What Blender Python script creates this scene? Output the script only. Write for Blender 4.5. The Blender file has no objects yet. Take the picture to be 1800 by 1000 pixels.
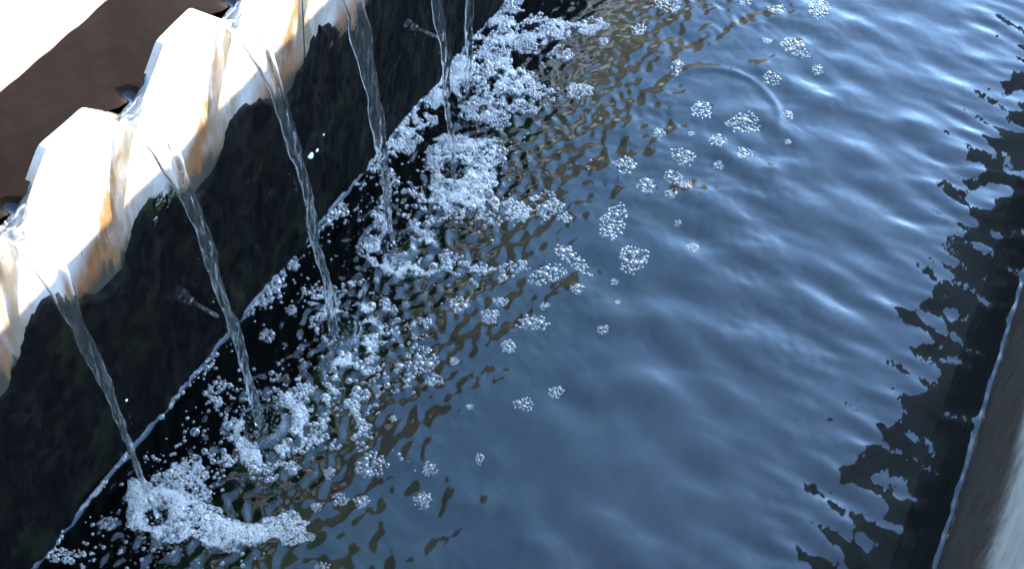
import bpy, math, random
import numpy as np
from mathutils import Matrix

rng = np.random.default_rng(7)
random.seed(7)
scene = bpy.context.scene
col = scene.collection

# ---------------------------------------------------------------- camera
# x: away from the weir across the channel, y: along the channel, z: up (0 = channel water)
R = [[0.88963623, 0.40602177, -0.20903036],
     [0.44582602, -0.67303098, 0.59014275],
     [0.0989269, -0.61820355, -0.77976782]]
cd = bpy.data.cameras.new('camera')
cam = bpy.data.objects.new('camera', cd)
col.objects.link(cam)
m = Matrix.Identity(4)
for i in range(3):
    m[i][0] = R[i][0]; m[i][1] = -R[i][1]; m[i][2] = -R[i][2]
m[0][3], m[1][3], m[2][3] = 0.5748, 0.0, 1.2
cam.matrix_world = m
cd.sensor_width = 36.0
cd.lens = 44.0
cd.clip_start = 0.02
cd.clip_end = 500.0
scene.camera = cam

# ---------------------------------------------------------------- sky, sun, exposure
SUN_AZ, SUN_EL = math.radians(45), math.radians(15.5)     # azimuth from +x towards +y
world = bpy.data.worlds.new('World')
scene.world = world
world.use_nodes = True
wn = world.node_tree
sky = wn.nodes.new('ShaderNodeTexSky')
sky.sky_type = 'NISHITA'
sky.sun_disc = False
sky.sun_elevation = SUN_EL
sky.sun_rotation = math.pi / 2 - SUN_AZ
sky.air_density = 1.0
sky.dust_density = 0.4
sky.ozone_density = 3.2
bg = wn.nodes['Background']
wn.links.new(sky.outputs[0], bg.inputs[0])
bg.inputs[1].default_value = 0.15
sd = bpy.data.lights.new('sun', 'SUN')
sd.energy = 2.0
sd.angle = math.radians(0.5)
sd.color = (1.0, 0.93, 0.82)
sun = bpy.data.objects.new('sun', sd)
col.objects.link(sun)
from mathutils import Vector
sun.rotation_euler = Vector((math.cos(SUN_EL) * math.cos(SUN_AZ), math.cos(SUN_EL) * math.sin(SUN_AZ),
                             math.sin(SUN_EL))).to_track_quat('Z', 'Y').to_euler()
sun.location = (3, 3, 4)
vs = scene.view_settings
vs.view_transform = 'Standard'
vs.look = 'None'
vs.exposure = 4.5
vs.gamma = 1.0
scene.cycles.transparent_max_bounces = 24
scene.cycles.max_bounces = 14
scene.cycles.transmission_bounces = 10

# ---------------------------------------------------------------- helpers
def smooth(a, b, x):
    t = np.clip((x - a) / (b - a), 0, 1)
    return t * t * (3 - 2 * t)

def mesh_obj(name, verts, faces, mat, parent=None, shade=True):
    me = bpy.data.meshes.new(name)
    me.from_pydata([tuple(map(float, v)) for v in verts], [], faces)
    return link_mesh(name, me, mat, parent, shade)

def link_mesh(name, me, mat, parent=None, shade=True):
    if shade:
        me.polygons.foreach_set('use_smooth', [True] * len(me.polygons))
    me.update()
    o = bpy.data.objects.new(name, me)
    if mat:
        me.materials.append(mat)
    col.objects.link(o)
    if parent:
        o.parent = parent
    return o

def fast_mesh(name, V, F, mat, parent=None, shade=True):
    """V (n,3) array, F (m,k) int array of equal sized faces"""
    me = bpy.data.meshes.new(name)
    V = np.asarray(V, np.float32); F = np.asarray(F, np.int32)
    k = F.shape[1]
    me.vertices.add(len(V)); me.vertices.foreach_set('co', V.ravel())
    me.loops.add(F.size); me.loops.foreach_set('vertex_index', F.ravel())
    me.polygons.add(len(F))
    me.polygons.foreach_set('loop_start', np.arange(0, F.size, k, dtype=np.int32))
    me.polygons.foreach_set('loop_total', np.full(len(F), k, np.int32))
    me.update(calc_edges=True); me.validate()
    return link_mesh(name, me, mat, parent, shade)

def grid_faces(nu, nv, flip=False):
    i, j = np.meshgrid(np.arange(nu - 1), np.arange(nv - 1), indexing='ij')
    a = (i * nv + j).ravel(); b = a + nv; c = b + 1; d = a + 1
    return np.stack([a, d, c, b] if flip else [a, b, c, d], 1)

def tag(o, label=None, cat=None, group=None, kind=None):
    if label: o['label'] = label
    if cat: o['category'] = cat
    if group: o['group'] = group
    if kind: o['kind'] = kind
    return o

def empty(name, loc=(0, 0, 0)):
    o = bpy.data.objects.new(name, None)
    o.location = loc
    o.empty_display_size = 0.02
    col.objects.link(o)
    return o

def box_mesh(x0, x1, y0, y1, z0, z1):
    V = [(x0, y0, z0), (x1, y0, z0), (x1, y1, z0), (x0, y1, z0), (x0, y0, z1), (x1, y0, z1), (x1, y1, z1), (x0, y1, z1)]
    F = [(0, 3, 2, 1), (4, 5, 6, 7), (0, 1, 5, 4), (1, 2, 6, 5), (2, 3, 7, 6), (3, 0, 4, 7)]
    return V, F

_perm = rng.random((64, 64))
def vnoise(x, y):
    xi = np.floor(x).astype(int); yi = np.floor(y).astype(int)
    fx = x - xi; fy = y - yi
    fx = fx * fx * (3 - 2 * fx); fy = fy * fy * (3 - 2 * fy)
    g = lambda a, b: _perm[a % 64, b % 64]
    return (g(xi, yi) * (1 - fx) + g(xi + 1, yi) * fx) * (1 - fy) + (g(xi, yi + 1) * (1 - fx) + g(xi + 1, yi + 1) * fx) * fy - 0.5

def fbm(x, y, o=4):
    s = 0; a = 1
    for k in range(o):
        s = s + a * vnoise(x * 2 ** k + 17 * k, y * 2 ** k + 31 * k); a *= 0.5
    return s

# node helpers
class Mat:
    def __init__(self, name):
        self.m = bpy.data.materials.new(name); self.m.use_nodes = True
        self.t = self.m.node_tree
        for n in list(self.t.nodes): self.t.nodes.remove(n)
        self.out = self.n('ShaderNodeOutputMaterial')
        self.geo = self.n('ShaderNodeNewGeometry').outputs['Position']
    def n(self, kind, **kw):
        nd = self.t.nodes.new(kind)
        for k, v in kw.items(): setattr(nd, k, v)
        return nd
    def set(self, sock, v):
        if hasattr(v, 'is_output'): self.t.links.new(v, sock)
        else: sock.default_value = v
    def math(self, op, a, b=None, c=None, clamp=False):
        nd = self.n('ShaderNodeMath', operation=op, use_clamp=clamp)
        for i, v in enumerate((a, b, c)):
            if v is not None: self.set(nd.inputs[i], v)
        return nd.outputs[0]
    def map(self, scale=(1, 1, 1), loc=(0, 0, 0), rot=(0, 0, 0), src=None):
        nd = self.n('ShaderNodeMapping')
        self.set(nd.inputs[0], src or self.geo)
        nd.inputs['Location'].default_value = loc; nd.inputs['Rotation'].default_value = rot
        nd.inputs['Scale'].default_value = scale
        return nd.outputs[0]
    def noise(self, vec, scale, detail=4, rough=0.55, dist=0.0):
        nd = self.n('ShaderNodeTexNoise')
        self.set(nd.inputs['Vector'], vec); nd.inputs['Scale'].default_value = scale
        nd.inputs['Detail'].default_value = detail; nd.inputs['Roughness'].default_value = rough
        nd.inputs['Distortion'].default_value = dist
        return nd.outputs[0]
    def step(self, v, a, b):
        nd = self.n('ShaderNodeMapRange', interpolation_type='SMOOTHSTEP')
        self.set(nd.inputs[0], v); nd.inputs[1].default_value = a; nd.inputs[2].default_value = b
        return nd.outputs[0]
    def mix(self, f, a, b):
        nd = self.n('ShaderNodeMix', data_type='RGBA')
        self.set(nd.inputs[0], f); self.set(nd.inputs[6], a); self.set(nd.inputs[7], b)
        return nd.outputs[2]
    def ramp(self, v, stops):
        nd = self.n('ShaderNodeValToRGB')
        self.set(nd.inputs[0], v)
        e = nd.color_ramp.elements
        while len(e) > 1: e.remove(e[-1])
        e[0].position = stops[0][0]; e[0].color = (*stops[0][1], 1)
        for p, c in stops[1:]:
            x = e.new(p); x.color = (*c, 1)
        return nd.outputs[0]
    def xyz(self):
        nd = self.n('ShaderNodeSeparateXYZ'); self.set(nd.inputs[0], self.geo)
        return nd.outputs
    def bump(self, h, strength, dist, normal=None):
        nd = self.n('ShaderNodeBump'); self.set(nd.inputs['Height'], h)
        nd.inputs['Strength'].default_value = strength; nd.inputs['Distance'].default_value = dist
        if normal: self.set(nd.inputs['Normal'], normal)
        return nd.outputs[0]
    def principled(self, color, rough=0.5, normal=None, spec=0.5, **kw):
        nd = self.n('ShaderNodeBsdfPrincipled')
        self.set(nd.inputs['Base Color'], color); self.set(nd.inputs['Roughness'], rough)
        self.set(nd.inputs['Specular IOR Level'], spec)
        if normal: self.set(nd.inputs['Normal'], normal)
        for k, v in kw.items(): self.set(nd.inputs[k.replace('_', ' ')], v)
        return nd.outputs[0]
    def mixsh(self, f, a, b):
        nd = self.n('ShaderNodeMixShader'); self.set(nd.inputs[0], f)
        self.t.links.new(a, nd.inputs[1]); self.t.links.new(b, nd.inputs[2])
        return nd.outputs[0]
    def done(self, sh):
        self.t.links.new(sh, self.out.inputs[0]); return self.m

C4 = lambda r, g, b: (r, g, b, 1.0)
PITCH, Y0, NZ, TZ = 0.1485, 0.590, 0.413, 0.461       # notch pitch, one notch, notch bottom, tooth top
WX = 0.827                                            # channel width
HWALL = 0.66                                          # height of the outer wall
NOTCH = [Y0 + PITCH * k for k in range(-12, 26)]

# ---------------------------------------------------------------- materials
def mat_water():
    M = Mat('channel_water')
    n1 = M.noise(M.map((1, 1, 1)), 55, 2, 0.5)
    nb = M.bump(n1, 0.05, 0.01)
    fr = M.n('ShaderNodeFresnel'); fr.inputs[0].default_value = 1.38; M.set(fr.inputs['Normal'], nb)
    gl = M.n('ShaderNodeBsdfGlossy'); gl.inputs['Roughness'].default_value = 0.015; M.set(gl.inputs['Normal'], nb)
    gl.inputs['Color'].default_value = C4(1, 1, 1)
    tr = M.n('ShaderNodeBsdfTransparent'); tr.inputs[0].default_value = C4(0.70, 0.77, 0.71)
    return M.done(M.mixsh(fr.outputs[0], tr.outputs[0], gl.outputs[0]))

def mat_tank():
    M = Mat('tank_water')
    nb = M.bump(M.noise(M.map((1, 1, 1)), 40, 2), 0.06, 0.01)
    return M.done(M.principled(C4(0.0012, 0.0005, 0.0004), 0.02, nb, 0.5, IOR=1.31))

def mat_jet():
    M = Mat('falling_water')
    nb = M.bump(M.noise(M.map((1, 1, 0.35)), 110, 2), 0.22, 0.004)
    glass = M.principled(C4(1, 1, 1), 0.0, nb, 0.5, IOR=1.333, Transmission_Weight=1.0)
    df = M.principled(C4(0.75, 0.70, 0.62), 0.2, nb)
    air = M.step(M.noise(M.map((1, 1, 0.12)), 320, 3), 0.50, 0.72)          # trapped air in fine vertical threads
    return M.done(M.mixsh(M.math('MULTIPLY_ADD', M.math('MULTIPLY', air, M.step(M.xyz()[2], 0.40, 0.20)), 0.13, 0.008), glass, df))

def mat_bubble(name, power, gain, base, white, tint):
    M = Mat(name)
    lw = M.n('ShaderNodeLayerWeight'); lw.inputs[0].default_value = 0.5
    f = M.math('POWER', lw.outputs['Facing'], power)
    f = M.math('MULTIPLY_ADD', f, gain, base, clamp=True)
    gl = M.n('ShaderNodeBsdfGlossy'); gl.inputs['Roughness'].default_value = 0.08
    gl.inputs['Color'].default_value = C4(1.0, 0.93, 0.84)
    tr = M.n('ShaderNodeBsdfTransparent'); tr.inputs[0].default_value = C4(tint, tint, tint)
    df = M.n('ShaderNodeBsdfDiffuse'); df.inputs[0].default_value = C4(0.92, 0.83, 0.75)
    film = M.mixsh(white, gl.outputs[0], df.outputs[0])
    return M.done(M.mixsh(f, tr.outputs[0], film))

def mat_plate():
    M = Mat('stained_white_plate')
    x, y, z = M.xyz()
    n = M.noise(M.map((1, 1, 1)), 38, 5, 0.6)
    ns = M.noise(M.map((1, 1, 0.22)), 90, 4, 0.6)
    # streak that runs down from the left lip of each notch and slants away from it
    def per(v):                                              # -0.5 .. 0.5 of a pitch
        v = M.math('DIVIDE', v, PITCH)
        return M.math('SUBTRACT', v, M.math('ROUND', v))
    wob = M.math('MULTIPLY', M.math('SUBTRACT', n, 0.5), 0.035)
    dz = M.math('SUBTRACT', NZ, z)
    u = M.math('ADD', M.math('MULTIPLY_ADD', dz, 0.50, M.math('SUBTRACT', y, Y0 - 0.022)), wob)
    u = per(u)
    au = M.math('ABSOLUTE', u)
    low = M.step(z, 0.41, 0.275)
    thin = M.math('MULTIPLY', M.math('SUBTRACT', 1.0, M.math('DIVIDE', au, M.math('MULTIPLY_ADD', low, 0.12, 0.05)), clamp=True), M.step(z, 0.425, 0.385))
    wide = M.math('SUBTRACT', 1.0, M.math('DIVIDE', M.math('ABSOLUTE', M.math('SUBTRACT', u, 0.12)), M.math('MULTIPLY_ADD', low, 0.40, 0.10)), clamp=True)
    wide = M.math('MULTIPLY', M.step(wide, 0.0, 0.6), M.step(ns, 0.25, 0.6))
    thin = M.math('MULTIPLY', M.step(thin, 0.0, 0.7), M.step(ns, 0.30, 0.55))
    bottom = M.math('MULTIPLY', M.step(M.math('MULTIPLY_ADD', wob, 1.6, z), 0.345, 0.278), M.step(au, 0.42, 0.10))
    big = M.step(M.noise(M.map((1, 1, 0.6)), 17, 4, 0.6), 0.42, 0.66)
    white_ = M.mix(big, C4(0.27, 0.262, 0.245), C4(0.165, 0.145, 0.105))
    col_ = M.mix(M.math('MULTIPLY', wide, 0.9), white_, C4(0.115, 0.082, 0.046))
    col_ = M.mix(M.math('MULTIPLY', thin, 0.85), col_, C4(0.085, 0.042, 0.010))
    col_ = M.mix(M.math('MULTIPLY', bottom, 0.85), col_, C4(0.15, 0.052, 0.012))
    # dark wet patch on each notch's left lip, also painting the stream's shadow
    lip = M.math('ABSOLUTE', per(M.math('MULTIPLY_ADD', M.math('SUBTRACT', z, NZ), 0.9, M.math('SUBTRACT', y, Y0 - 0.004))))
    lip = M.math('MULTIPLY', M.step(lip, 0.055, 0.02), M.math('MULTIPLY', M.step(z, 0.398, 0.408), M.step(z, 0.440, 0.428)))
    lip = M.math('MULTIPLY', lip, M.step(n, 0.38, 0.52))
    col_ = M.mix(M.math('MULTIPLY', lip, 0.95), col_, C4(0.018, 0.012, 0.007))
    sp = M.step(M.noise(M.map((1, 1, 0.5)), 160, 2, 0.5), 0.70, 0.74)
    dark = M.math('MULTIPLY', sp, M.math('MULTIPLY_ADD', M.step(z, 0.41, 0.30), 0.7, 0.3))
    col_ = M.mix(M.math('MULTIPLY', dark, 0.9), col_, C4(0.05, 0.035, 0.02))
    grime = M.step(M.math('MULTIPLY_ADD', M.math('SUBTRACT', ns, 0.5), 0.09, z), 0.295, 0.272)
    col_ = M.mix(grime, col_, C4(0.03, 0.025, 0.015))
    return M.done(M.principled(col_, 0.35, M.bump(n, 0.2, 0.004)))

def mat_algae_wall():
    M = Mat('wet_black_algae')
    n = M.noise(M.map((1, 1, 0.85)), 27, 8, 0.74)
    n2 = M.noise(M.map((1, 1, 1)), 14, 4, 0.6)
    c = M.ramp(n, [(0.35, (0.0009, 0.0008, 0.0006)), (0.52, (0.0028, 0.0024, 0.0019)), (0.66, (0.011, 0.0095, 0.007)), (0.8, (0.045, 0.038, 0.029))])
    c = M.mix(M.math('MULTIPLY', M.step(n2, 0.52, 0.70), 0.7), c, C4(0.013, 0.0125, 0.004))
    return M.done(M.principled(c, M.math('MULTIPLY_ADD', n2, 0.4, 0.4), M.bump(n, 0.7, 0.006), 0.06))

def mat_concrete(name='grey_concrete'):
    M = Mat(name)
    x, y, z = M.xyz()
    n = M.noise(M.map((1, 1, 1)), 30, 6, 0.65)
    n2 = M.noise(M.map((1, 1, 0.5)), 7, 3)
    c = M.ramp(n, [(0.3, (0.19, 0.20, 0.18)), (0.7, (0.28, 0.295, 0.265))])
    wet = M.math('MULTIPLY_ADD', M.math('SUBTRACT', n, 0.5), 0.10, z)
    wet = M.math('MULTIPLY_ADD', M.math('SUBTRACT', n2, 0.5), 0.05, wet)
    brown = M.ramp(M.noise(M.map((1, 1, 1)), 50, 6, 0.65), [(0.3, (0.012, 0.0095, 0.006)), (0.7, (0.034, 0.027, 0.018))])
    c = M.mix(M.step(wet, 0.235, 0.155), c, brown)
    black = M.step(wet, 0.045, 0.015)
    c = M.mix(black, c, C4(0.012, 0.010, 0.008))
    return M.done(M.principled(c, 0.75, M.bump(n, 0.5, 0.006), 0.3))

def mat_baffle():
    M = Mat('brown_stained_baffle')
    n = M.noise(M.map((1, 1, 0.4)), 18, 5, 0.6)
    c = M.ramp(n, [(0.3, (0.112, 0.074, 0.060)), (0.7, (0.158, 0.108, 0.090))])
    x, y, z = M.xyz()
    dark_top = M.step(M.math('MULTIPLY_ADD', M.math('SUBTRACT', n, 0.5), 0.05, z), 0.600, 0.625)     # unseen upper band, darkened so its reflection dims the channel water
    c = M.mix(dark_top, c, M.ramp(n, [(0.3, (0.008, 0.0065, 0.003)), (0.7, (0.026, 0.0195, 0.009))]))
    return M.done(M.principled(c, 0.7, M.bump(n, 0.2, 0.004), 0.3))

def mat_floor():
    M = Mat('algae_covered_floor')
    n = M.noise(M.map((1, 0.5, 1), rot=(0, 0, 0.3)), 16, 6, 0.6, 0.6)
    c = M.ramp(n, [(0.30, (0.004, 0.006, 0.003)), (0.5, (0.010, 0.018, 0.007)), (0.62, (0.026, 0.034, 0.008)), (0.75, (0.040, 0.022, 0.010))])
    x, y, z = M.xyz()
    c = M.mix(M.step(M.math('MULTIPLY_ADD', n, 0.2, x), 0.36, 0.60), c, M.ramp(n, [(0.3, (0.022, 0.0155, 0.012)), (0.7, (0.060, 0.041, 0.031))]))  # browner to the right, put in to tint the wall's dark reflection
    return M.done(M.principled(c, 0.9, None, 0.1))

def mat_strand(r, g, b, name):
    M = Mat(name)
    n = M.noise(M.map(), 60, 3)
    c = M.mix(n, C4(r * 0.5, g * 0.5, b * 0.5), C4(r * 1.4, g * 1.4, b * 1.4))
    return M.done(M.principled(c, 0.8, None, 0.2))

def mat_metal():
    M = Mat('corroded_bolt_steel')
    n = M.noise(M.map(), 220, 4)
    c = M.ramp(n, [(0.35, (0.006, 0.005, 0.004)), (0.58, (0.022, 0.019, 0.016)), (0.8, (0.25, 0.23, 0.21))])
    return M.done(M.principled(c, 0.35, M.bump(n, 0.5, 0.002), 0.5, Metallic=0.5))

def mat_droplet():
    M = Mat('white_lime_speck')
    n = M.noise(M.map(), 200, 3)
    return M.done(M.principled(M.mix(n, C4(0.55, 0.57, 0.6), C4(0.8, 0.8, 0.8)), 0.4))

W_WATER, W_TANK, W_JET, W_BUB = mat_water(), mat_tank(), mat_jet(), mat_bubble('foam_film', 1.6, 1.10, 0.09, 0.36, 0.96)
W_CLEAR = mat_bubble('bubble_film', 1.9, 1.3, 0.07, 0.30, 0.72)
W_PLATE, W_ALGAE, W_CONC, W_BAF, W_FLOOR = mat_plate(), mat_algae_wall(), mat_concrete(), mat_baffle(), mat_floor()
def mat_moss():
    M = Mat('wet_olive_moss')
    n = M.noise(M.map(), 150, 4)
    c = M.ramp(n, [(0.35, (0.006, 0.006, 0.002)), (0.7, (0.045, 0.04, 0.012))])
    return M.done(M.principled(c, 0.12, M.bump(n, 0.8, 0.003), 0.5))
W_STEEL, W_LIME, W_MOSS = mat_metal(), mat_droplet(), mat_moss()

# ---------------------------------------------------------------- falling streams: where they land
JETS = [(NOTCH[11], 0.072), (NOTCH[12], 0.100), (NOTCH[13], 0.104), (NOTCH[14], 0.097), (NOTCH[15], 0.102), (NOTCH[16], 0.045)]
G = 9.81
ZS = 0.424                                                     # height of the stream's axis at the lip
TF = math.sqrt(2 * ZS / G)

# ---------------------------------------------------------------- water surface height
def plane_waves(n, l0, l1, slope, spread=math.pi, main=0.0):
    lam = l0 * (l1 / l0) ** rng.random(n)
    th = main + (rng.random(n) * 2 - 1) * spread
    k = 2 * math.pi / lam
    a = slope * math.sqrt(2.0 / n) / k
    return k * np.cos(th), k * np.sin(th), a, rng.random(n) * 6.283
LONG = plane_waves(70, 0.045, 0.14, 0.092, 1.0, 1.95)
MID = plane_waves(90, 0.0135, 0.042, 0.075)
SIDE = plane_waves(70, 0.020, 0.050, 0.090, 0.40, 1.62)
CHOP = plane_waves(120, 0.0105, 0.028, 0.24)
def waves(P, x, y):
    h = np.zeros_like(x)
    for kx, ky, a, p in zip(*P): h += a * np.sin(kx * x + ky * y + p)
    return h

def height(x, y):
    x = np.asarray(x, float); y = np.asarray(y, float)
    edge = 0.25 + 0.05 * fbm(y * 6 + 3, x * 6)
    m_ch = smooth(edge + 0.10, edge - 0.10, x)
    m_long = 0.35 * smooth(0.08, 0.25, x) + 0.65 * smooth(0.25, 0.45, x)
    m_right = 0.44 - 0.26 * smooth(0.55, 0.72, x) + 0.45 * smooth(0.42, 0.25, x)
    patch = np.clip(0.75 + 1.3 * fbm(x * 7, y * 5), 0.15, 1.5)
    dj = np.full_like(x, 9.0)
    for jy, jx in JETS: dj = np.minimum(dj, np.hypot(x - jx - 0.03, (y - jy)))
    m_ch = m_ch * (0.30 + 0.70 * smooth(0.13, 0.04, dj)) * (0.25 + 0.75 * smooth(0.01, 0.07, x))
    h = waves(LONG, x, y) * m_long * (0.6 + 0.4 * patch) * (1 - 0.55 * smooth(0.60, 0.80, x)) + waves(SIDE, x, y) * (0.30 * smooth(0.36, 0.55, x) + 0.72 * smooth(0.55, 0.74, x)) * (0.5 + 0.5 * patch) + waves(MID, x, y) * m_right * patch * smooth(0.12, 0.3, x) + waves(CHOP, x, y) * m_ch * (0.45 + 0.55 * patch)
    for jy, jx in JETS:
        r = np.hypot(x - jx, y - jy)
        h += 0.0013 * np.exp(-r / 0.06) * np.cos(r * 2 * math.pi / 0.021 - 1.0) * smooth(0.012, 0.03, r)
        h += -0.016 * np.exp(-(r / 0.011) ** 2) + 0.004 * np.exp(-((r - 0.021) / 0.006) ** 2)
    r = np.hypot(x - 0.365, y - 1.345)                        # one spreading ring on the calm water
    h += 0.0016 * np.exp(-((r - 0.085) / 0.007) ** 2) * smooth(-0.3, 0.5, (y - 1.345) / np.maximum(r, 1e-4))
    fade = smooth(-0.6, 0.1, y) * smooth(3.4, 2.3, y)
    h = h * fade
    h += 0.0035 * np.exp(-x / 0.0030) + 0.0030 * np.exp(-(WX - x) / 0.0028)   # water creeps up the walls
    return h

def channel_water():
    xs = np.concatenate([np.linspace(-0.004, 0.012, 14)[:-1], np.linspace(0.012, 0.40, 194)[:-1], np.linspace(0.40, WX - 0.012, 180)[:-1], np.linspace(WX - 0.012, WX + 0.004, 14)])
    ys = np.concatenate([np.linspace(-1.5, 0.15, 40)[:-1], np.linspace(0.15, 1.35, 600)[:-1], np.linspace(1.35, 2.2, 300)[:-1], np.linspace(2.2, 5.0, 140)])
    X, Y = np.meshgrid(xs, ys, indexing='ij')
    Z = height(np.clip(X, 0, WX), Y)
    o = fast_mesh('channel_water', np.stack([X, Y, Z], -1).reshape(-1, 3), grid_faces(len(xs), len(ys)), W_WATER)
    tag(o, kind='structure')
channel_water()

def tank_water():
    xs = np.concatenate([np.linspace(-3.0, -0.13, 30)[:-1], np.linspace(-0.13, -0.004, 64)])
    ys = np.concatenate([np.linspace(-1.5, 0.3, 30)[:-1], np.linspace(0.3, 1.4, 420)[:-1], np.linspace(1.4, 5, 80)])
    X, Y = np.meshgrid(xs, ys, indexing='ij')
    Z = np.full_like(X, 0.4400)
    for ny in NOTCH:
        r = np.hypot(X + 0.002, (Y - ny) * 1.1)
        Z -= 0.0120 * np.exp(-r / 0.0052)
    Z += 0.0004 * fbm(X * 60, Y * 40)
    lip = np.zeros_like(X)
    for ny in NOTCH: lip = np.maximum(lip, smooth(0.026, 0.016, np.abs(Y - ny)))
    X = X + smooth(-0.02, -0.004, X) * 0.0055 * lip
    o = fast_mesh('tank_water', np.stack([X, Y, Z], -1).reshape(-1, 3), grid_faces(len(xs), len(ys)), W_TANK)
    tag(o, kind='structure')
tank_water()

# ---------------------------------------------------------------- channel floor with weed
def channel_floor():
    V, F = box_mesh(-0.05, WX + 0.1, -1.5, 5.0, -0.40, -0.28)
    o = mesh_obj('channel_floor', V, F, W_FLOOR, shade=False)
    tag(o, kind='structure')
channel_floor()

# ---------------------------------------------------------------- weir wall with its black growth
def edge_z(y):
    return 0.288 + 0.027 * np.cos(2 * math.pi * (y - Y0) / PITCH) + 0.020 * fbm(y * 28, y * 0 + 2.2) + 0.010 * fbm(y * 110, y * 0 + 5.7)

weir_wall = empty('channel_wall', (0, 0.6, -0.28))
tag(weir_wall, 'dark wet wall covered in black algae under the white notched plates', 'wall')
def wall_parts():
    V, F = box_mesh(-0.062, -0.014, -2.1, 4.4, 0.0, 0.64)
    mesh_obj('wall_core', V, F, W_ALGAE, weir_wall, False)
    ys = np.concatenate([np.linspace(-1.5, 0.3, 60)[:-1], np.linspace(0.3, 1.75, 420)[:-1], np.linspace(1.75, 5, 160)])
    zs = np.concatenate([np.linspace(-0.29, -0.02, 20)[:-1], np.linspace(-0.02, 0.36, 120)])
    Y, Z = np.meshgrid(ys, zs, indexing='ij')
    grow = smooth(0.004, -0.006, Z - edge_z(Y) - 0.008 * fbm(Y * 60, Z * 60))
    X = -0.013 + grow * (0.0145 + 0.0035 * fbm(Y * 40, Z * 18) + 0.0030 * fbm(Y * 150, Z * 60, 3))
    X = X + grow * 0.007 * fbm(Y * 11 + 3, Z * 7, 3)
    X = np.where(Z < 0.03, np.minimum(X, 0.0055), X)
    fast_mesh('algae_growth', np.stack([X, Y - 0.6, Z + 0.28], -1).reshape(-1, 3), grid_faces(len(ys), len(zs)), W_ALGAE, weir_wall)
    # two anchor bolts
    for (by, bz, L, tilt) in ((0.606, 0.146, 0.050, -0.05), (1.076, 0.174, 0.050, 0.05)):
        def cyl(x0, x1, r0, r1, n, y, z, hexa=False):
            Vv = []; Ff = []
            for xx, rr in ((x0, r0 * .8), (x0 + .0008, r0), (x1 - .0012, r1), (x1, r1 * .75)):
                for k in range(n):
                    a = 2 * math.pi * k / n
                    Vv.append((xx, y + rr * math.cos(a) + tilt * xx, z + rr * math.sin(a) - 0.04 * xx))
            for i in range(3):
                for k in range(n):
                    Ff.append((i * n + k, i * n + (k + 1) % n, (i + 1) * n + (k + 1) % n, (i + 1) * n + k))
            Ff.append(tuple(range(n))[::-1]); Ff.append(tuple(range(3 * n, 4 * n)))
            return Vv, Ff
        b = mesh_obj('anchor_bolt', *cyl(-0.012, L, 0.0026, 0.0024, 14, by - 0.6, bz + 0.28), W_STEEL, weir_wall)
        mesh_obj('washer', *cyl(0.001, 0.0085, 0.0078, 0.0074, 18, by - 0.6, bz + 0.28), W_STEEL, b, False)
        mesh_obj('nut', *cyl(0.0085, 0.0170, 0.0056, 0.0054, 6, by - 0.6, bz + 0.28), W_STEEL, b, False)
wall_parts()
def wall_bits():
    def lump(y, z, ry, rz, dx, seed):
        nu, nv = 10, 7
        V = []
        for i in range(nv):
            la = -0.2 + (math.pi / 2 + 0.2) * i / (nv - 1)
            for k in range(nu):
                a = 2 * math.pi * k / nu
                q = math.cos(la) * (1 + 0.22 * math.sin(3 * a + seed) + 0.12 * math.sin(5 * a + 2 * seed))
                V.append((0.0045 + dx * math.sin(la), y - 0.6 + ry * q * math.cos(a), z + 0.28 + rz * q * math.sin(a)))
        F = [(i * nu + k, i * nu + (k + 1) % nu, (i + 1) * nu + (k + 1) % nu, (i + 1) * nu + k) for i in range(nv - 1) for k in range(nu)]
        return V, F
    for s, (y, z, r) in enumerate(((0.850, 0.140, 0.0042), (0.863, 0.138, 0.0028), (0.879, 0.150, 0.0013), (0.300 + 0.2, 0.09, 0.0015))):
        mesh_obj('lime_speck', *lump(y, z, r, r * 0.8, r * 0.8, s), W_LIME, weir_wall)
    tuft = empty('moss_tuft', (0.0, 0.0, 0.0)); tuft.parent = weir_wall
    rr = random.Random(5)
    for s in range(26):
        y = 0.606 + rr.gauss(0, 0.016); z = 0.296 - 0.25 * abs(y - 0.606) + rr.gauss(0, 0.006)
        r = rr.uniform(0.0012, 0.0038)
        mesh_obj('moss_lobe', *lump(y, z, r, r * 1.2, 0.6 * r, s), W_MOSS, tuft)
wall_bits()

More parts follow.
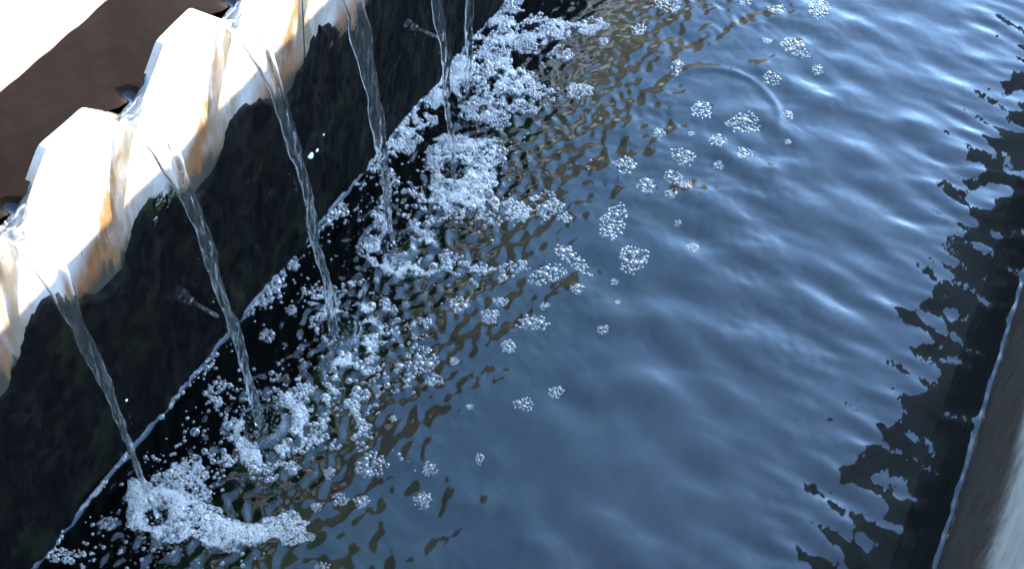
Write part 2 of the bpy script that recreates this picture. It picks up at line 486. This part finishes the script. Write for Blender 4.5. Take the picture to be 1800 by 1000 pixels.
# ---------------------------------------------------------------- white notched plates
def weir_plate(y0, y1, label):
    # front outline: bottom edge, then the saw tooth top
    root_y = (y0 + y1) / 2
    t = empty('weir_plate', (0, root_y, 0.24))
    tag(t, label, 'weir plate', 'notched weir plates')
    H = 0.048
    top = [(y0, None)]
    pts = []
    for ny in NOTCH:
        for dy, z in ((-0.0530, TZ), (-0.0490, TZ - 0.0008), (-0.0455, TZ - 0.0030), (-0.0425, TZ - 0.0062), (-0.002, NZ + 0.0012), (0.002, NZ + 0.0012), (0.0425, TZ - 0.0062), (0.0455, TZ - 0.0030), (0.0490, TZ - 0.0008), (0.0530, TZ)):
            pts.append((ny + dy, z))
    def zt(y):
        ys_ = [p[0] for p in pts]; zs_ = [p[1] for p in pts]
        return np.interp(y, ys_, zs_)
    ys = sorted(set([y0, y1] + [p[0] for p in pts if y0 < p[0] < y1] + list(np.arange(y0, y1, 0.012))))
    V = []; F = []
    rows = [0.0, 0.35, 0.7, 1.0]
    nr = len(rows)
    for side, xo in ((0, 0.0), (1, -0.008)):
        for y in ys:
            zz = float(zt(y))
            for r_ in rows:
                z = 0.262 + (zz - 0.262) * r_
                w = 0.0008 * math.sin(y * 23) + 0.0006 * math.sin(y * 61 + 1)
                V.append((xo + w, y - root_y, z - 0.24))
    n = len(ys)
    for j in range(n - 1):
        for r_ in range(nr - 1):
            a = j * nr + r_
            F.append((a, a + nr, a + nr + 1, a + 1))
            b = n * nr + a
            F.append((b, b + 1, b + nr + 1, b + nr))
        a = j * nr + nr - 1; b = n * nr + a
        F.append((a, a + nr, b + nr, b))
        a = j * nr; b = n * nr + a
        F.append((a, b, b + nr, a + nr))
    for j in (0, n - 1):
        for r_ in range(nr - 1):
            a = j * nr + r_; b = n * nr + a
            F.append((a, a + 1, b + 1, b) if j == 0 else (a, b, b + 1, a + 1))
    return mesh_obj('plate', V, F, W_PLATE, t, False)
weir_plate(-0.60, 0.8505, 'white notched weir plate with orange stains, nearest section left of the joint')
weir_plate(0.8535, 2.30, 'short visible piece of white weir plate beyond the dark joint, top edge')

# ---------------------------------------------------------------- baffle behind the weir
def baffle():
    t = empty('scum_baffle', (-0.096, 1.0, 0.2))
    tag(t, 'sunlit bright baffle board standing in the brown water, top left corner', 'baffle')
    ys = np.linspace(-1.5, 5.0, 500)
    zs = np.array([0.0, 0.2, 0.23, 0.25, 0.27, 0.50, 0.95])
    Y, Z = np.meshgrid(ys, zs, indexing='ij')
    X = 0.0035 + 0.006 * fbm(Y * 9, Z * 2 + 3) + 0.0025 * fbm(Y * 45, Z * 9)
    n = len(ys) * len(zs)
    A = np.stack([X, Y - 1.0, Z], -1).reshape(-1, 3)
    B = np.stack([X - 0.012, Y - 1.0, Z], -1).reshape(-1, 3)
    F = np.concatenate([grid_faces(len(ys), len(zs)), grid_faces(len(ys), len(zs), True) + n,
                        np.stack([np.arange(len(ys) - 1) * 7 + 6, np.arange(1, len(ys)) * 7 + 6,
                                  np.arange(1, len(ys)) * 7 + 6 + n, np.arange(len(ys) - 1) * 7 + 6 + n], 1)])
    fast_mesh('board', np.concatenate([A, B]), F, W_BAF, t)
baffle()

# ---------------------------------------------------------------- outer wall on the right
def outer_wall():
    t = empty('outer_wall', (WX + 0.1, 1.0, -0.28))
    tag(t, 'pale grey concrete wall with a wet brown band at the water, right edge', 'wall')
    ys = np.concatenate([np.linspace(-1.5, 0.4, 60)[:-1], np.linspace(0.4, 1.5, 240)[:-1], np.linspace(1.5, 5, 120)])
    zs = np.linspace(-0.29, HWALL, 120)
    Y, Z = np.meshgrid(ys, zs, indexing='ij')
    X = WX - 0.001 + 0.0025 * fbm(Y * 14, Z * 14) + 0.0012 * fbm(Y * 80, Z * 80, 2)
    X = X + 0.012 * smooth(HWALL - 0.012, HWALL, Z) ** 2
    fast_mesh('wall_face', np.stack([X - WX - 0.1, Y - 1.0, Z + 0.28], -1).reshape(-1, 3), grid_faces(len(ys), len(zs), True), W_CONC, t)
    V, F = box_mesh(-0.094, 0.12, -2.5, 4.0, 0.0, HWALL + 0.277)
    mesh_obj('wall_core', V, F, W_CONC, t, False)
outer_wall()

# ---------------------------------------------------------------- falling streams
ORD = ['nearest stream, at the lower left, landing in the brightest foam patch', 'second stream from the lower left, falling past the nearer bolt',
       'third stream from the lower left, passing just left of the white specks', 'fourth stream from the lower left, with one bright edge on the dark wall',
       'fifth stream from the lower left, landing in a dark oval hole in foam', 'farthest thin stream at the top edge, falling close to the wall']
def water_jet(i, jy, jx):
    t = None
    vx = jx / TF
    rr = np.random.default_rng(100 + i)
    ph = rr.random(8) * 6.28
    NS, NC = 90, 28
    V = []
    far = i == 5
    for s in range(NS):
        q = s / (NS - 1)
        tt = -0.004 + (TF + 0.004) * q
        if tt < 0:                                    # still inside the notch
            x = vx * tt * 0.75; z = ZS + 0.0035 * min(1, -tt / 0.06); ang = 0.0
            dirx, dirz = 1.0, 0.0
        else:
            x = vx * tt; z = ZS - 0.5 * G * tt * tt
            l = math.hypot(vx, G * tt); dirx, dirz = vx / l, -G * tt / l
        fall = ZS - z
        f = max(0.0, fall)
        w = (0.0063 + 0.0014 * math.sin(ph[6])) + 0.0122 * math.exp(-max(f, 0) / 0.075) * (0.62 if far else 1)
        th = 0.0020 + 0.0048 * math.exp(-max(f, 0) / 0.03)
        if tt < 0: th = 0.0075; w = 0.0195
        w *= 1 + 0.16 * math.sin(f * 52 + ph[0]) * min(1, f * 9) + 0.12 * math.sin(f * 117 + ph[1]) * min(1, f * 6)
        twist = (1.0 + 0.8 * math.sin(ph[2])) * f / 0.42 * 1.5
        round_ = smooth(0.12, 0.42, f)
        cy = jy + 0.0016 * math.sin(f * 34 + ph[3]) * min(1, f * 5)
        cx_ = 0.0014 * math.sin(f * 47 + ph[4]) * min(1, f * 5)
        nx, nz = -dirz, dirx                          # normal of the ribbon in the x z plane
        for k in range(NC):
            a = 2 * math.pi * k / NC
            u = math.cos(a); v = math.sin(a)
            e = th * (0.35 + 1.5 * u * u * (1 - round_) + 1.1 * round_)
            if tt < 0.02:
                # triangular body that fits the notch
                b = min(1, max(0, 1 - tt / 0.02)) if tt > 0 else 1
                vt = v * th if v > 0 else v * 0.011 * (1 - abs(u))
                py = u * w; pn = vt * b + (1 - b) * v * e
            else:
                py = u * w; pn = v * e
            pn += 0.0007 * math.sin(f * 210 + 5 * u + ph[5]) * min(1, f * 8)
            ct, st = math.cos(twist), math.sin(twist)
            y_ = py * ct - pn * st; n_ = py * st + pn * ct
            V.append((x + nx * n_ + cx_, cy + y_, z + nz * n_))
    F = []
    for s in range(NS - 1):
        for k in range(NC):
            a = s * NC + k; b = s * NC + (k + 1) % NC
            F.append((a, b, b + NC, a + NC))
    F.append(tuple(range(NC))[::-1]); F.append(tuple(range((NS - 1) * NC, NS * NC)))
    o = mesh_obj('water_stream', V, F, W_JET)
    tag(o, ORD[i], 'water stream', 'streams pouring from the weir notches')
for i, (jy, jx) in enumerate(JETS):
    water_jet(i, jy, jx)

# ---------------------------------------------------------------- bubbles and foam
FOAM={
'jet1':[(0.065,0.4502,0.0263,0.015,0.0176,-0.0239),(0.0724,0.4894,0.0231,0.0133,0.0151,-0.021),(0.1024,0.4525,0.0506,0.0169,0.0121,-0.0239),(0.1452,0.4618,0.032,0.0075,0.0063,-0.0165),(0.1705,0.4761,0.0203,0.0115,0.0058,-0.0086),(0.1915,0.4918,0.0281,0.0159,0.0092,-0.0142),(0.0458,0.4469,0.0126,0.0072,0.014,-0.0186)],
'jet2':[(0.1158,0.631,0.0149,0.0208,0.0282,-0.0241),(0.1332,0.5646,0.033,0.0363,0.0113,-0.0109),(0.0836,0.5566,0.0106,0.0036,0.0153,-0.0315),(0.12,0.5407,0.0315,0.0181,0.0109,-0.0162),(0.1343,0.655,0.022,0.0129,0.0121,-0.0193),(0.1662,0.6456,0.0328,0.0191,0.0132,-0.0215),(0.1514,0.6043,0.0197,-0.0012,0.0028,-0.0273),(0.0557,0.5489,0.0095,0.0032,0.0139,-0.0277),(0.0392,0.5993,0.004,0.0195,0.0149,-0.006),(0.1647,0.5607,0.0126,0.0073,0.0057,-0.0088),(0.0798,0.584,0.0118,0.0068,0.0164,-0.0242)],
'jet2b':[(0.1983,0.6231,0.0227,0.0131,0.0097,-0.0161),(0.1991,0.7092,0.0224,0.0132,0.0093,-0.0161),(0.1842,0.671,0.0166,0.0097,0.0078,-0.013),(0.1456,0.6977,0.0224,0.0132,0.0081,-0.0134),(0.1668,0.7194,0.0169,0.01,0.008,-0.0136),(0.1248,0.6946,0.0224,0.0132,0.0108,-0.0174),(0.1996,0.6451,0.0142,0.0082,0.0053,-0.0089)],
'jet3':[(0.0912,0.7264,0.008,0.0069,0.0276,-0.0348),(0.129,0.7063,0.0368,0.014,0.004,-0.0086),(0.1532,0.7489,0.0086,0.0195,0.009,-0.0062),(0.1458,0.7881,0.0139,0.0083,0.0143,-0.0246),(0.087,0.7877,0.0338,0.0203,0.0124,-0.0204),(0.0758,0.761,0.0138,0.0083,0.0133,-0.0214),(0.1198,0.7923,0.0174,0.0105,0.0112,-0.019),(0.1859,0.7925,0.0145,0.0086,0.0081,-0.0145)],
'jet4':[(0.0652,0.9011,0.0111,0.0031,0.0155,-0.0395),(0.0822,0.8626,0.0194,-0.002,0.0021,-0.0171),(0.1212,0.865,0.0357,0.0084,0.0046,-0.0135),(0.1722,0.8886,0.0374,0.0227,0.0068,-0.0126),(0.2168,0.9019,0.0242,0.0146,0.0074,-0.0143),(0.042,0.9666,0.0087,0.0054,0.0294,-0.0505),(0.1492,0.9087,0.0259,0.0025,0.0021,-0.0088),(0.241,0.9324,0.0159,0.0152,0.0051,-0.0074)],
'jet4b':[(0.1235,0.9707,0.0374,0.0231,0.012,-0.022),(0.1672,0.9977,0.0314,0.0194,0.0116,-0.0224),(0.2302,1.0365,0.0348,0.0163,0.0103,-0.0255),(0.1995,1.0234,0.019,0.0117,0.0079,-0.0158),(0.0767,0.9648,0.0187,0.0115,0.0096,-0.017)],
'jet5':[(0.1147,1.0659,0.0284,0.0178,0.021,-0.0399),(0.1133,1.0049,0.0252,0.0157,0.0104,-0.0192),(0.1402,1.0335,0.0229,0.0143,0.013,-0.0248),(0.0756,1.0352,0.0089,0.0056,0.0177,-0.0321),(0.078,1.0863,0.026,0.0164,0.006,-0.0112),(0.1352,0.9952,0.0226,0.014,0.0083,-0.0156)],
'jet6':[(0.0516,1.229,0.0452,0.0292,0.0193,-0.0373),(0.0059,1.2206,0.0191,0.0124,0.0189,-0.0352),(0.0989,1.2248,0.039,0.0026,0.0091,-0.04),(0.1312,1.2047,0.0122,0.0078,0.009,-0.0183),(0.0371,1.284,0.0306,0.02,0.0144,-0.0282),(0.0242,1.3276,0.0226,0.0148,0.0148,-0.0291),(0.0131,1.3739,0.0186,0.0123,0.0151,-0.0301),(0.0773,1.3625,0.0371,0.0244,0.0121,-0.0251),(0.1157,1.3801,0.0301,0.0198,0.0086,-0.0185),(0.139,1.4107,0.0173,0.0114,0.0064,-0.0141),(0.0734,1.3225,0.0239,0.0157,0.0098,-0.02),(0.0281,1.1792,0.0269,0.0173,0.0108,-0.0202),(0.1788,1.2692,0.0166,0.0106,0.0063,-0.0138),(0.1228,1.3253,0.0141,0.0092,0.0073,-0.0155),(0.0735,1.1611,0.0267,0.017,0.0083,-0.0159),(0.144,1.2332,0.0109,0.007,0.007,-0.0145),(0.1003,1.1518,0.0226,0.0144,0.0071,-0.0137)],
'wall':[(0.0052,1.1308,0.0286,-0.0043,0.0062,-0.046),(0.0115,1.0569,0.0055,0.033,0.0244,-0.0134),(0.0025,1.1765,0.0201,0.013,0.0165,-0.0301),(0.0078,1.0865,0.0195,0.0124,0.0128,-0.0226),(0.0034,1.033,0.0166,0.0105,0.0136,-0.0235),(0.006,0.9917,0.0114,-0.0037,-0.0001,-0.0166),(0.009,0.9578,0.0001,0.0127,0.0064,-0.002),(0.0119,0.9041,0.0001,0.0122,0.0094,-0.0029),(0.0088,0.8887,0.0078,-0.0024,-0.0001,-0.012),(0.009,0.797,0.0001,0.0113,0.0061,-0.0017),(0.0086,0.7627,0.0075,-0.002,-0.0001,-0.0186),(0.0117,0.7374,0.0056,0.0194,0.0071,-0.0039),(0.0069,0.7148,0.0001,0.0136,0.0044,-0.0011),(0.0053,0.6314,0.0001,0.0113,0.0057,-0.0013),(0.0039,0.6007,0.0001,0.0138,0.0035,-0.0008),(0.0016,0.4669,0.0001,0.016,0.0046,-0.0009),(-0.0005,0.432,0.001,0.0238,0.0052,-0.0011),(-0.0022,0.3931,0.0001,0.0232,0.0045,-0.0008),(-0.0009,0.3607,0.0008,0.0189,0.0057,-0.0011),(0.0034,0.5592,0.0001,0.02,0.0021,-0.0005),(0.0087,0.8555,0.0002,0.0254,0.0023,-0.0007),(-0.005,1.2934,0.0143,-0.0025,0.004,-0.0306),(-0.0015,1.341,0.0142,0.0094,0.0117,-0.0227),(0.0172,0.3601,0.0194,0.011,0.0048,-0.0059)],
}
CLUSTERS=[
((0.215,1.519,0.0179,0.0119,0.0071,-0.0176),"foamy cluster of many fine bubbles at the photo's top edge, leftmost of those there"),
((0.3627,1.6025,0.0115,0.0076,0.004,-0.0118),'small bubble ring near the top edge, left of the large two-lobed bubble'),
((0.4194,1.6433,0.0143,-0.017,-0.009,-0.0221),'large two-lobed bubble at the top edge above open blue water'),
((0.417,1.532,0.0238,-0.0056,-0.0002,-0.0184),'long oval bubble raft in the upper right, largest below the top edge'),
((0.4613,1.5041,0.0081,0.0053,0.0035,-0.0109),'single round bubble just below the long oval bubble raft'),
((0.408,1.4449,0.0139,0.0006,0.0015,-0.0138),'oval bubble below left of the long oval raft, upper right water'),
((0.3742,1.5238,0.0067,0.0044,0.0022,-0.0062),'tiny bubble left of the oval bubble near the long raft'),
((0.3148,1.5917,0.0091,0.0061,0.0033,-0.0091),'cluster cut by the top edge, between two larger top edge clusters'),
((0.3439,1.327,0.0126,0.008,0.0067,-0.0173),'round bubble cluster at the left foot of the arched ripple'),
((0.4054,1.3364,0.0211,0.0134,0.0067,-0.0184),'curved bubble raft with two humps under the arched ripple'),
((0.4539,1.3875,0.008,0.0004,0.0008,-0.0084),'lone bubble riding the right end of the arched ripple'),
((0.3087,1.2526,0.0075,0.0048,0.0038,-0.0093),'tiny bubble pair at the left of the arched ripple'),
((0.3853,1.2841,0.0117,0.0074,0.0047,-0.0126),'bubble cluster directly below the curved two-humped raft'),
((0.4258,1.2799,0.0103,0.0065,0.0041,-0.0114),'bright topped bubble cluster, rightmost of its group under the arched ripple'),
((0.3542,1.2285,0.0166,0.0032,0.0032,-0.0162),'fat bubble cluster left of its group below the arched ripple, widest there'),
((0.4024,1.2411,0.0061,0.0038,0.0027,-0.0071),'tiny bubble under the bright topped cluster'),
((0.3596,1.1858,0.0154,-0.0008,0.0009,-0.0127),'elongated pair of joined bubble clumps below the fat cluster'),
((0.3783,1.1804,0.0073,0.0045,0.0031,-0.0078),'tiny clump at the lower right end of the elongated pair'),
((0.3669,1.1552,0.0079,0.0049,0.0031,-0.0076),'tiny clump just below the elongated pair of clumps'),
((0.3318,1.1502,0.0112,0.007,0.0052,-0.0124),'frothy clump left of the elongated pair of clumps'),
((0.2934,1.1716,0.012,0.0075,0.0063,-0.0146),'white frothy clump nearest the brown streaks, above left of open water'),
((0.1985,1.4391,0.0102,0.0067,0.0056,-0.0131),'white froth clump right of the topmost foam tongue'),
((0.1645,1.385,0.0057,0.0037,0.0036,-0.0081),'tiny froth speck at the tip of the topmost foam tongue'),
((0.3199,1.0688,0.0164,-0.0005,0.003,-0.033),'large tall bubble raft with a tail pointing up right, mid channel'),
((0.3671,1.0229,0.0164,-0.0099,-0.0063,-0.0219),'large round bubble raft with open dark cells, mid channel'),
((0.4266,1.0845,0.0071,0.0043,0.0032,-0.0081),'small bright bubble cluster alone on blue water right of the rafts'),
((0.3022,0.9835,0.0304,-0.0093,-0.0009,-0.0107),'long slanting froth strip between foam edge and the large round raft'),
((0.2828,0.9439,0.0159,0.0227,0.0092,-0.0102),'pale froth strip with dark gap below the foam arc'),
((0.3264,0.943,0.0079,0.0048,0.0034,-0.0073),'tiny clump below the long slanting froth strip'),
((0.3611,0.9786,0.0043,0.0026,0.0018,-0.0042),'tiny bubble left of the pale froth specks below the large round raft'),
((0.301,0.8679,0.0166,0.0099,0.0056,-0.0114),'oval raft with three dark cells in a row at the foam edge'),
((0.3022,0.8987,0.0054,0.0032,0.0023,-0.0047),'tiny froth speck above the raft with three dark cells'),
((0.291,0.8221,0.0076,0.0045,0.0041,-0.0081),'round bubble cluster below left of the raft with three dark cells'),
((0.2514,0.8502,0.0106,0.0064,0.0047,-0.0091),'ragged froth clump left of the raft with three dark cells'),
((0.2127,0.8471,0.0106,0.0064,0.0061,-0.0114),'fluffy froth clump below the long foam arc'),
((0.253,0.8773,0.0084,0.005,0.0032,-0.0062),'tiny froth streak above the ragged clump at the foam edge'),
((0.3429,0.7583,0.0096,0.0056,0.0041,-0.0083),'large clear bubble pair over dark blue water, lower middle'),
((0.3681,0.7938,0.0066,0.0071,0.0047,-0.006),'small clear bubble pair upper right of the large clear pair'),
((0.3321,0.6702,0.0044,0.0025,0.0033,-0.0064),'lone sparkling bubble in the lower middle water'),
((0.2908,0.6308,0.0065,0.0037,0.0041,-0.0074),'round bubble cluster at the edge of lower brown streaks, upper of two'),
((0.3027,0.5942,0.0062,0.0078,0.0069,-0.0064),'round bubble cluster at the edge of lower brown streaks, lower of two'),
((0.2331,0.6034,0.0106,0.014,0.0114,-0.0102),'large ring shaped bubble raft in the lower left foam'),
((0.2465,0.5606,0.0073,0.0042,0.0038,-0.0064),'small froth clump, right one of a pair in lower left'),
((0.2256,0.551,0.0073,0.0042,0.0039,-0.0064),'small froth clump, left one of a pair in lower left'),
((0.2084,0.5311,0.0047,0.0027,0.0029,-0.0046),'tiny clump left of the small froth pair, lower left'),
((0.1986,0.573,0.0048,0.0027,0.004,-0.0065),'tiny clump below left of the ring shaped raft'),
((0.2386,0.736,0.0096,0.0056,0.0042,-0.0075),'flat bubble cluster below right of the dense white bubble ball'),
((0.2105,0.7527,0.0171,0.0101,0.0101,-0.0181),'dense white round bubble raft in the middle of the foam'),
((0.2455,0.7715,0.0046,0.0027,0.0027,-0.005),'tiny bubble right of the dense white bubble ball'),
((0.3789,0.9035,0.006,0.0036,0.0028,-0.0062),'single bright bubble alone on rippled dark blue water, centre'),
((0.2907,0.7243,0.0034,0.002,0.0018,-0.0034),'tiny bubble on the brown streaks above the large clear pair'),
((0.2232,0.6674,0.0038,0.0022,0.0019,-0.0032),'tiny bubble at the lower right of the dense foam, before the brown streaks'),
((0.2502,0.4754,0.0071,0.004,0.0033,-0.0053),'bubble ring cut by the bottom edge of the photo'),
((0.3937,1.113,0.0039,0.0024,0.0018,-0.0046),'tiny bubble on blue water right of the tall raft'),
((0.3485,1.2752,0.0041,0.0026,0.0016,-0.0042),'tiny bubble between the arched ripple and the fat cluster'),
((0.4718,1.3347,0.0042,0.0026,0.0015,-0.0043),'tiny bubble on blue water right of the bright topped cluster'),
((0.3772,0.9508,0.0031,0.0018,0.0014,-0.0032),'tiniest bubble between the large round raft and the centre'),
((0.0416,0.6921,0.0084,0.005,0.0054,-0.0081),'small froth ring close to the dark wall left of the third stream'),
((0.0449,0.7375,0.0057,0.0034,0.0036,-0.0057),'tiny clump between dark wall and the third stream'),
((0.0335,0.4096,0.0079,0.0045,0.0048,-0.0062),'small faint froth clump left of the brightest foam patch'),
((0.2804,1.3913,0.0083,0.0004,0.0026,-0.0172),'small upright froth speck beside the upper brown streaks'),
((0.1105,1.1068,0.0065,0.0041,0.0039,-0.0076),'tiny clump beside the upper right rim of the fifth stream foam'),
((0.1398,1.1001,0.0078,0.0049,0.0076,-0.015),'tiny upright clump right of the fifth stream foam'),
]

def dome(nr=4, ns=10):
    V = [(0, 0, 1)]; F = []
    lat = [math.radians(a) for a in (62, 34, 6, -22)]
    for la in lat:
        for k in range(ns):
            a = 2 * math.pi * k / ns
            V.append((math.cos(la) * math.cos(a), math.cos(la) * math.sin(a), math.sin(la)))
    T = [(0, 1 + k, 1 + (k + 1) % ns) for k in range(ns)]
    for r_ in range(3):
        for k in range(ns):
            a = 1 + r_ * ns + k; b = 1 + r_ * ns + (k + 1) % ns
            T += [(a, a + ns, b + ns), (a, b + ns, b)]
    return np.array(V), np.array(T)
DV, DT = dome()

def bubbles_mesh(name, B, origin=(0, 0, 0)):
    """B rows: x, y, z, r"""
    B = np.asarray(B); n = len(B); k = len(DV)
    sq = rng.uniform(0.75, 1.0, n)
    rot = rng.uniform(0, 6.28, n)
    c, s = np.cos(rot), np.sin(rot)
    P = np.empty((n, k, 3))
    P[..., 0] = B[:, 0, None] + B[:, 3, None] * (DV[:, 0] * c[:, None] - DV[:, 1] * s[:, None])
    P[..., 1] = B[:, 1, None] + B[:, 3, None] * (DV[:, 0] * s[:, None] + DV[:, 1] * c[:, None])
    P[..., 2] = B[:, 2, None] + B[:, 3, None] * DV[:, 2] * sq[:, None]
    F = (DT[None] + (np.arange(n) * k)[:, None, None]).reshape(-1, 3)
    P = P.reshape(-1, 3) - np.array(origin)
    o = fast_mesh(name, P, F, W_BUB)
    o.location = origin
    return o

def pack(e, rmin, rmax, fill, rough=0.3, big=0.0):
    """random close bubbles inside an ellipse (cx, cy, ux, uy, vx, vy)"""
    cx, cy, ux, uy, vx, vy = e
    area = math.pi * abs(ux * vy - uy * vx)
    rm = 0.5 * (rmin + rmax)
    n = max(3, int(fill * area / (rm * rm * 2.6)))
    out = []
    tries = 0
    ph = random.random() * 6.28
    while len(out) < n and tries < n * 9:
        tries += 1
        a = random.random() * 6.2832; q = math.sqrt(random.random())
        lim = 1 + rough * (0.6 * math.sin(3 * a + ph) + 0.4 * math.sin(7 * a + 2 * ph))
        q *= lim
        x = cx + q * (ux * math.cos(a) + vx * math.sin(a)); y = cy + q * (uy * math.cos(a) + vy * math.sin(a))
        r = rmin + (rmax - rmin) * random.random() ** 2.2
        if random.random() < big: r = rmax * random.uniform(1.0, 1.7)
        ok = True
        for (x2, y2, _, r2) in out[-220:]:
            if (x - x2) ** 2 + (y - y2) ** 2 < (0.62 * (r + r2)) ** 2: ok = False; break
        if ok and 0.0005 < x < WX: out.append((x, y, q, r))
    return out

def settle(B, heap=0.0):
    B = np.array(B)
    z = height(B[:, 0], B[:, 1])
    B[:, 2] = z - 0.1 * B[:, 3] + heap * np.clip(1 - B[:, 2] ** 2, 0, 1)
    return B

HOLES = [(jx, jy, 0.012 if i in (0, 5) else 0.017) for i, (jy, jx) in enumerate(JETS)]
FOAM_LABEL = {'jet1': 'bright compact foam patch where the nearest stream lands', 'jet2': 'foam ring where the second stream lands',
 'jet2b': 'loose froth lumps right of the second stream', 'jet3': 'foam ring where the third stream lands',
 'jet4': 'curved foam arc where the fourth stream lands', 'jet4b': 'foam tongue reaching right below the fifth stream',
 'jet5': 'dense white foam around the fifth stream', 'jet6': 'wide white foam around the farthest stream', 'wall': 'line of foam clinging along the foot of the dark wall'}
DENS = {'jet1': (0.0012, 0.0024, 1.6, 0.0045), 'jet2': (0.0013, 0.0036, 0.78, 0.0012), 'jet2b': (0.0015, 0.0040, 0.68, 0.001), 'jet3': (0.0013, 0.0034, 0.9, 0.0012),
        'jet4': (0.0013, 0.0032, 1.1, 0.002), 'jet4b': (0.0015, 0.0038, 1.1, 0.003), 'jet5': (0.0013, 0.0028, 1.5, 0.004), 'jet6': (0.0013, 0.0032, 1.45, 0.004), 'wall': (0.0014, 0.0036, 1.2, 0.002)}
for key, ells in FOAM.items():
    r0, r1, fill, heap = DENS[key]
    B = []
    if key in ('jet2', 'jet3', 'jet4'):                       # froth ring thrown up around the plunge point
        jy, jx = JETS[int(key[3]) - 1]
        for k in range(22):
            a = math.radians(-150 + 250 * k / 21 + random.uniform(-5, 5))
            q = random.uniform(0.85, 1.15)
            B += pack((jx + 0.012 + 0.034 * q * math.cos(a), jy + 0.038 * q * math.sin(a), 0.008, 0, 0, 0.008), 0.0009, 0.0022, 1.3, 0.3)
    for e in ells:
        B += pack(e, r0 * 0.8, r1, fill, 0.35, 0.04)
    gap = {'jet1': -0.6, 'jet5': -0.5, 'jet6': -0.22, 'wall': -0.2}.get(key, -0.06)
    A_ = np.array(B); keep = fbm(A_[:, 0] * 75 + 4, A_[:, 1] * 75, 3) > gap
    B = [b for b, k_ in zip(B, keep) if k_]
    B = [b for b in B if all(math.hypot(b[0] - hx, b[1] - hy) > hr for hx, hy, hr in HOLES)]
    o = bubbles_mesh('foam_patch', settle(B, heap))
    tag(o, FOAM_LABEL[key], 'foam', 'foam along the foot of the weir wall', 'stuff')

# loose single bubbles sprinkled over the rough water
def loose():
    B = []
    while len(B) < 900:
        y = random.uniform(0.3, 1.9); x = abs(random.gauss(0, 0.13)) + 0.004
        d = min(math.hypot(x - jx, y - jy) for jy, jx in JETS)
        if x < 0.30 and fbm(np.array(x * 22), np.array(y * 22)) > 0.02 + 0.35 * (d > 0.13):
            B.append((x, y, 1.0, random.choice((0.0009, 0.0012, 0.0016, 0.0022))))
    o = bubbles_mesh('loose_bubbles', settle(B))
    tag(o, 'scattered single bubbles over the rough water beside the wall', 'bubbles', None, 'stuff')
loose()

def part_mesh(seed):
    r_ = np.random.default_rng(seed)
    V = [(0, 0, 1)]; ns = 16; T = []
    for la in (66, 46, 28, 10, -8, -24):
        la = math.radians(la)
        for k in range(ns):
            a = 2 * math.pi * k / ns
            q = 1 + 0.05 * math.sin(2 * a + seed) + 0.04 * math.sin(3 * a + 2 * seed)
            V.append((q * math.cos(la) * math.cos(a), q * math.cos(la) * math.sin(a), math.sin(la)))
    T = [(0, 1 + k, 1 + (k + 1) % ns) for k in range(ns)]
    for j in range(5):
        for k in range(ns):
            a = 1 + j * ns + k; b_ = 1 + j * ns + (k + 1) % ns
            T.append((a, a + ns, b_ + ns, b_))
    me = bpy.data.meshes.new('bubble'); me.from_pydata(V, [], T); me.materials.append(W_CLEAR)
    me.polygons.foreach_set('use_smooth', [True] * len(me.polygons))
    return me
BUB_MESH = [part_mesh(s_) for s_ in range(5)]
def plunging_air():
    B = []
    for i, (jy, jx) in enumerate(JETS):
        for k in range(420):
            a = random.random() * 6.28; q = abs(random.gauss(0, 0.030)) + 0.004
            x = jx + 0.012 + q * math.cos(a); y = jy + 1.2 * q * math.sin(a)
            if x > 0.004: B.append((x, y, -0.003 - abs(random.gauss(0, 0.018)), random.uniform(0.0006, 0.0014)))
    o = bubbles_mesh('air_bubbles', B)
    tag(o, 'fine air bubbles driven under the water where the streams land', 'bubbles', None, 'stuff')
plunging_air()
def splash():
    B = []
    for i, (jy, jx) in enumerate(JETS):
        for k in range(16):
            a = random.random() * 6.28; q = random.uniform(0.012, 0.05)
            x = jx + q * math.cos(a); y = jy + q * math.sin(a)
            if x > 0.006: B.append((x, y, random.uniform(0.004, 0.045), random.uniform(0.0007, 0.0016)))
        for k in range(10):
            tt = TF * random.uniform(0.55, 1.0); f_ = 0.5 * G * tt * tt
            B.append((jx * tt / TF + random.gauss(0, 0.004), jy + random.choice((-1, 1)) * random.uniform(0.008, 0.015), ZS - f_, random.uniform(0.0006, 0.0012)))
    o = bubbles_mesh('splash_drops', B); o.data.materials[0] = W_JET
    tag(o, 'fine drops flung up around the falling streams', 'drops', None, 'stuff')
splash()

for e, label in CLUSTERS:
    size = math.sqrt(abs(e[2] * e[5] - e[3] * e[4]))
    r1 = min(0.0075, max(0.0024, size * 0.50)); r0 = max(0.0013, r1 * 0.26)
    inner = tuple(e[:2]) + tuple(0.72 * q for q in e[2:])
    Bb = pack(inner, r1 * 0.58, r1, 0.7, 0.1)                # a few large cells
    Bs = [s_ for s_ in pack(e, r0, r1 * 0.5, 0.95, 0.15) if all(math.hypot(s_[0] - q[0], s_[1] - q[1]) > 0.85 * q[3] for q in Bb)]
    B = settle(Bb + Bs, 0.0004)
    B[:, 2] -= 0.22 * B[:, 3]
    t = empty('bubble_cluster', (e[0], e[1], float(height(e[0], e[1]))))
    tag(t, label, 'bubbles', 'bubble clusters drifting on the channel')
    for (x, y, z, r) in B:
        o = bpy.data.objects.new('bubble', random.choice(BUB_MESH))
        o.parent = t
        o.location = (x - t.location.x, y - t.location.y, z - t.location.z)
        o.rotation_euler = (0, 0, random.random() * 6.28)
        o.scale = (r, r * random.uniform(0.85, 1.1), r * random.uniform(0.55, 0.85))
        col.objects.link(o)
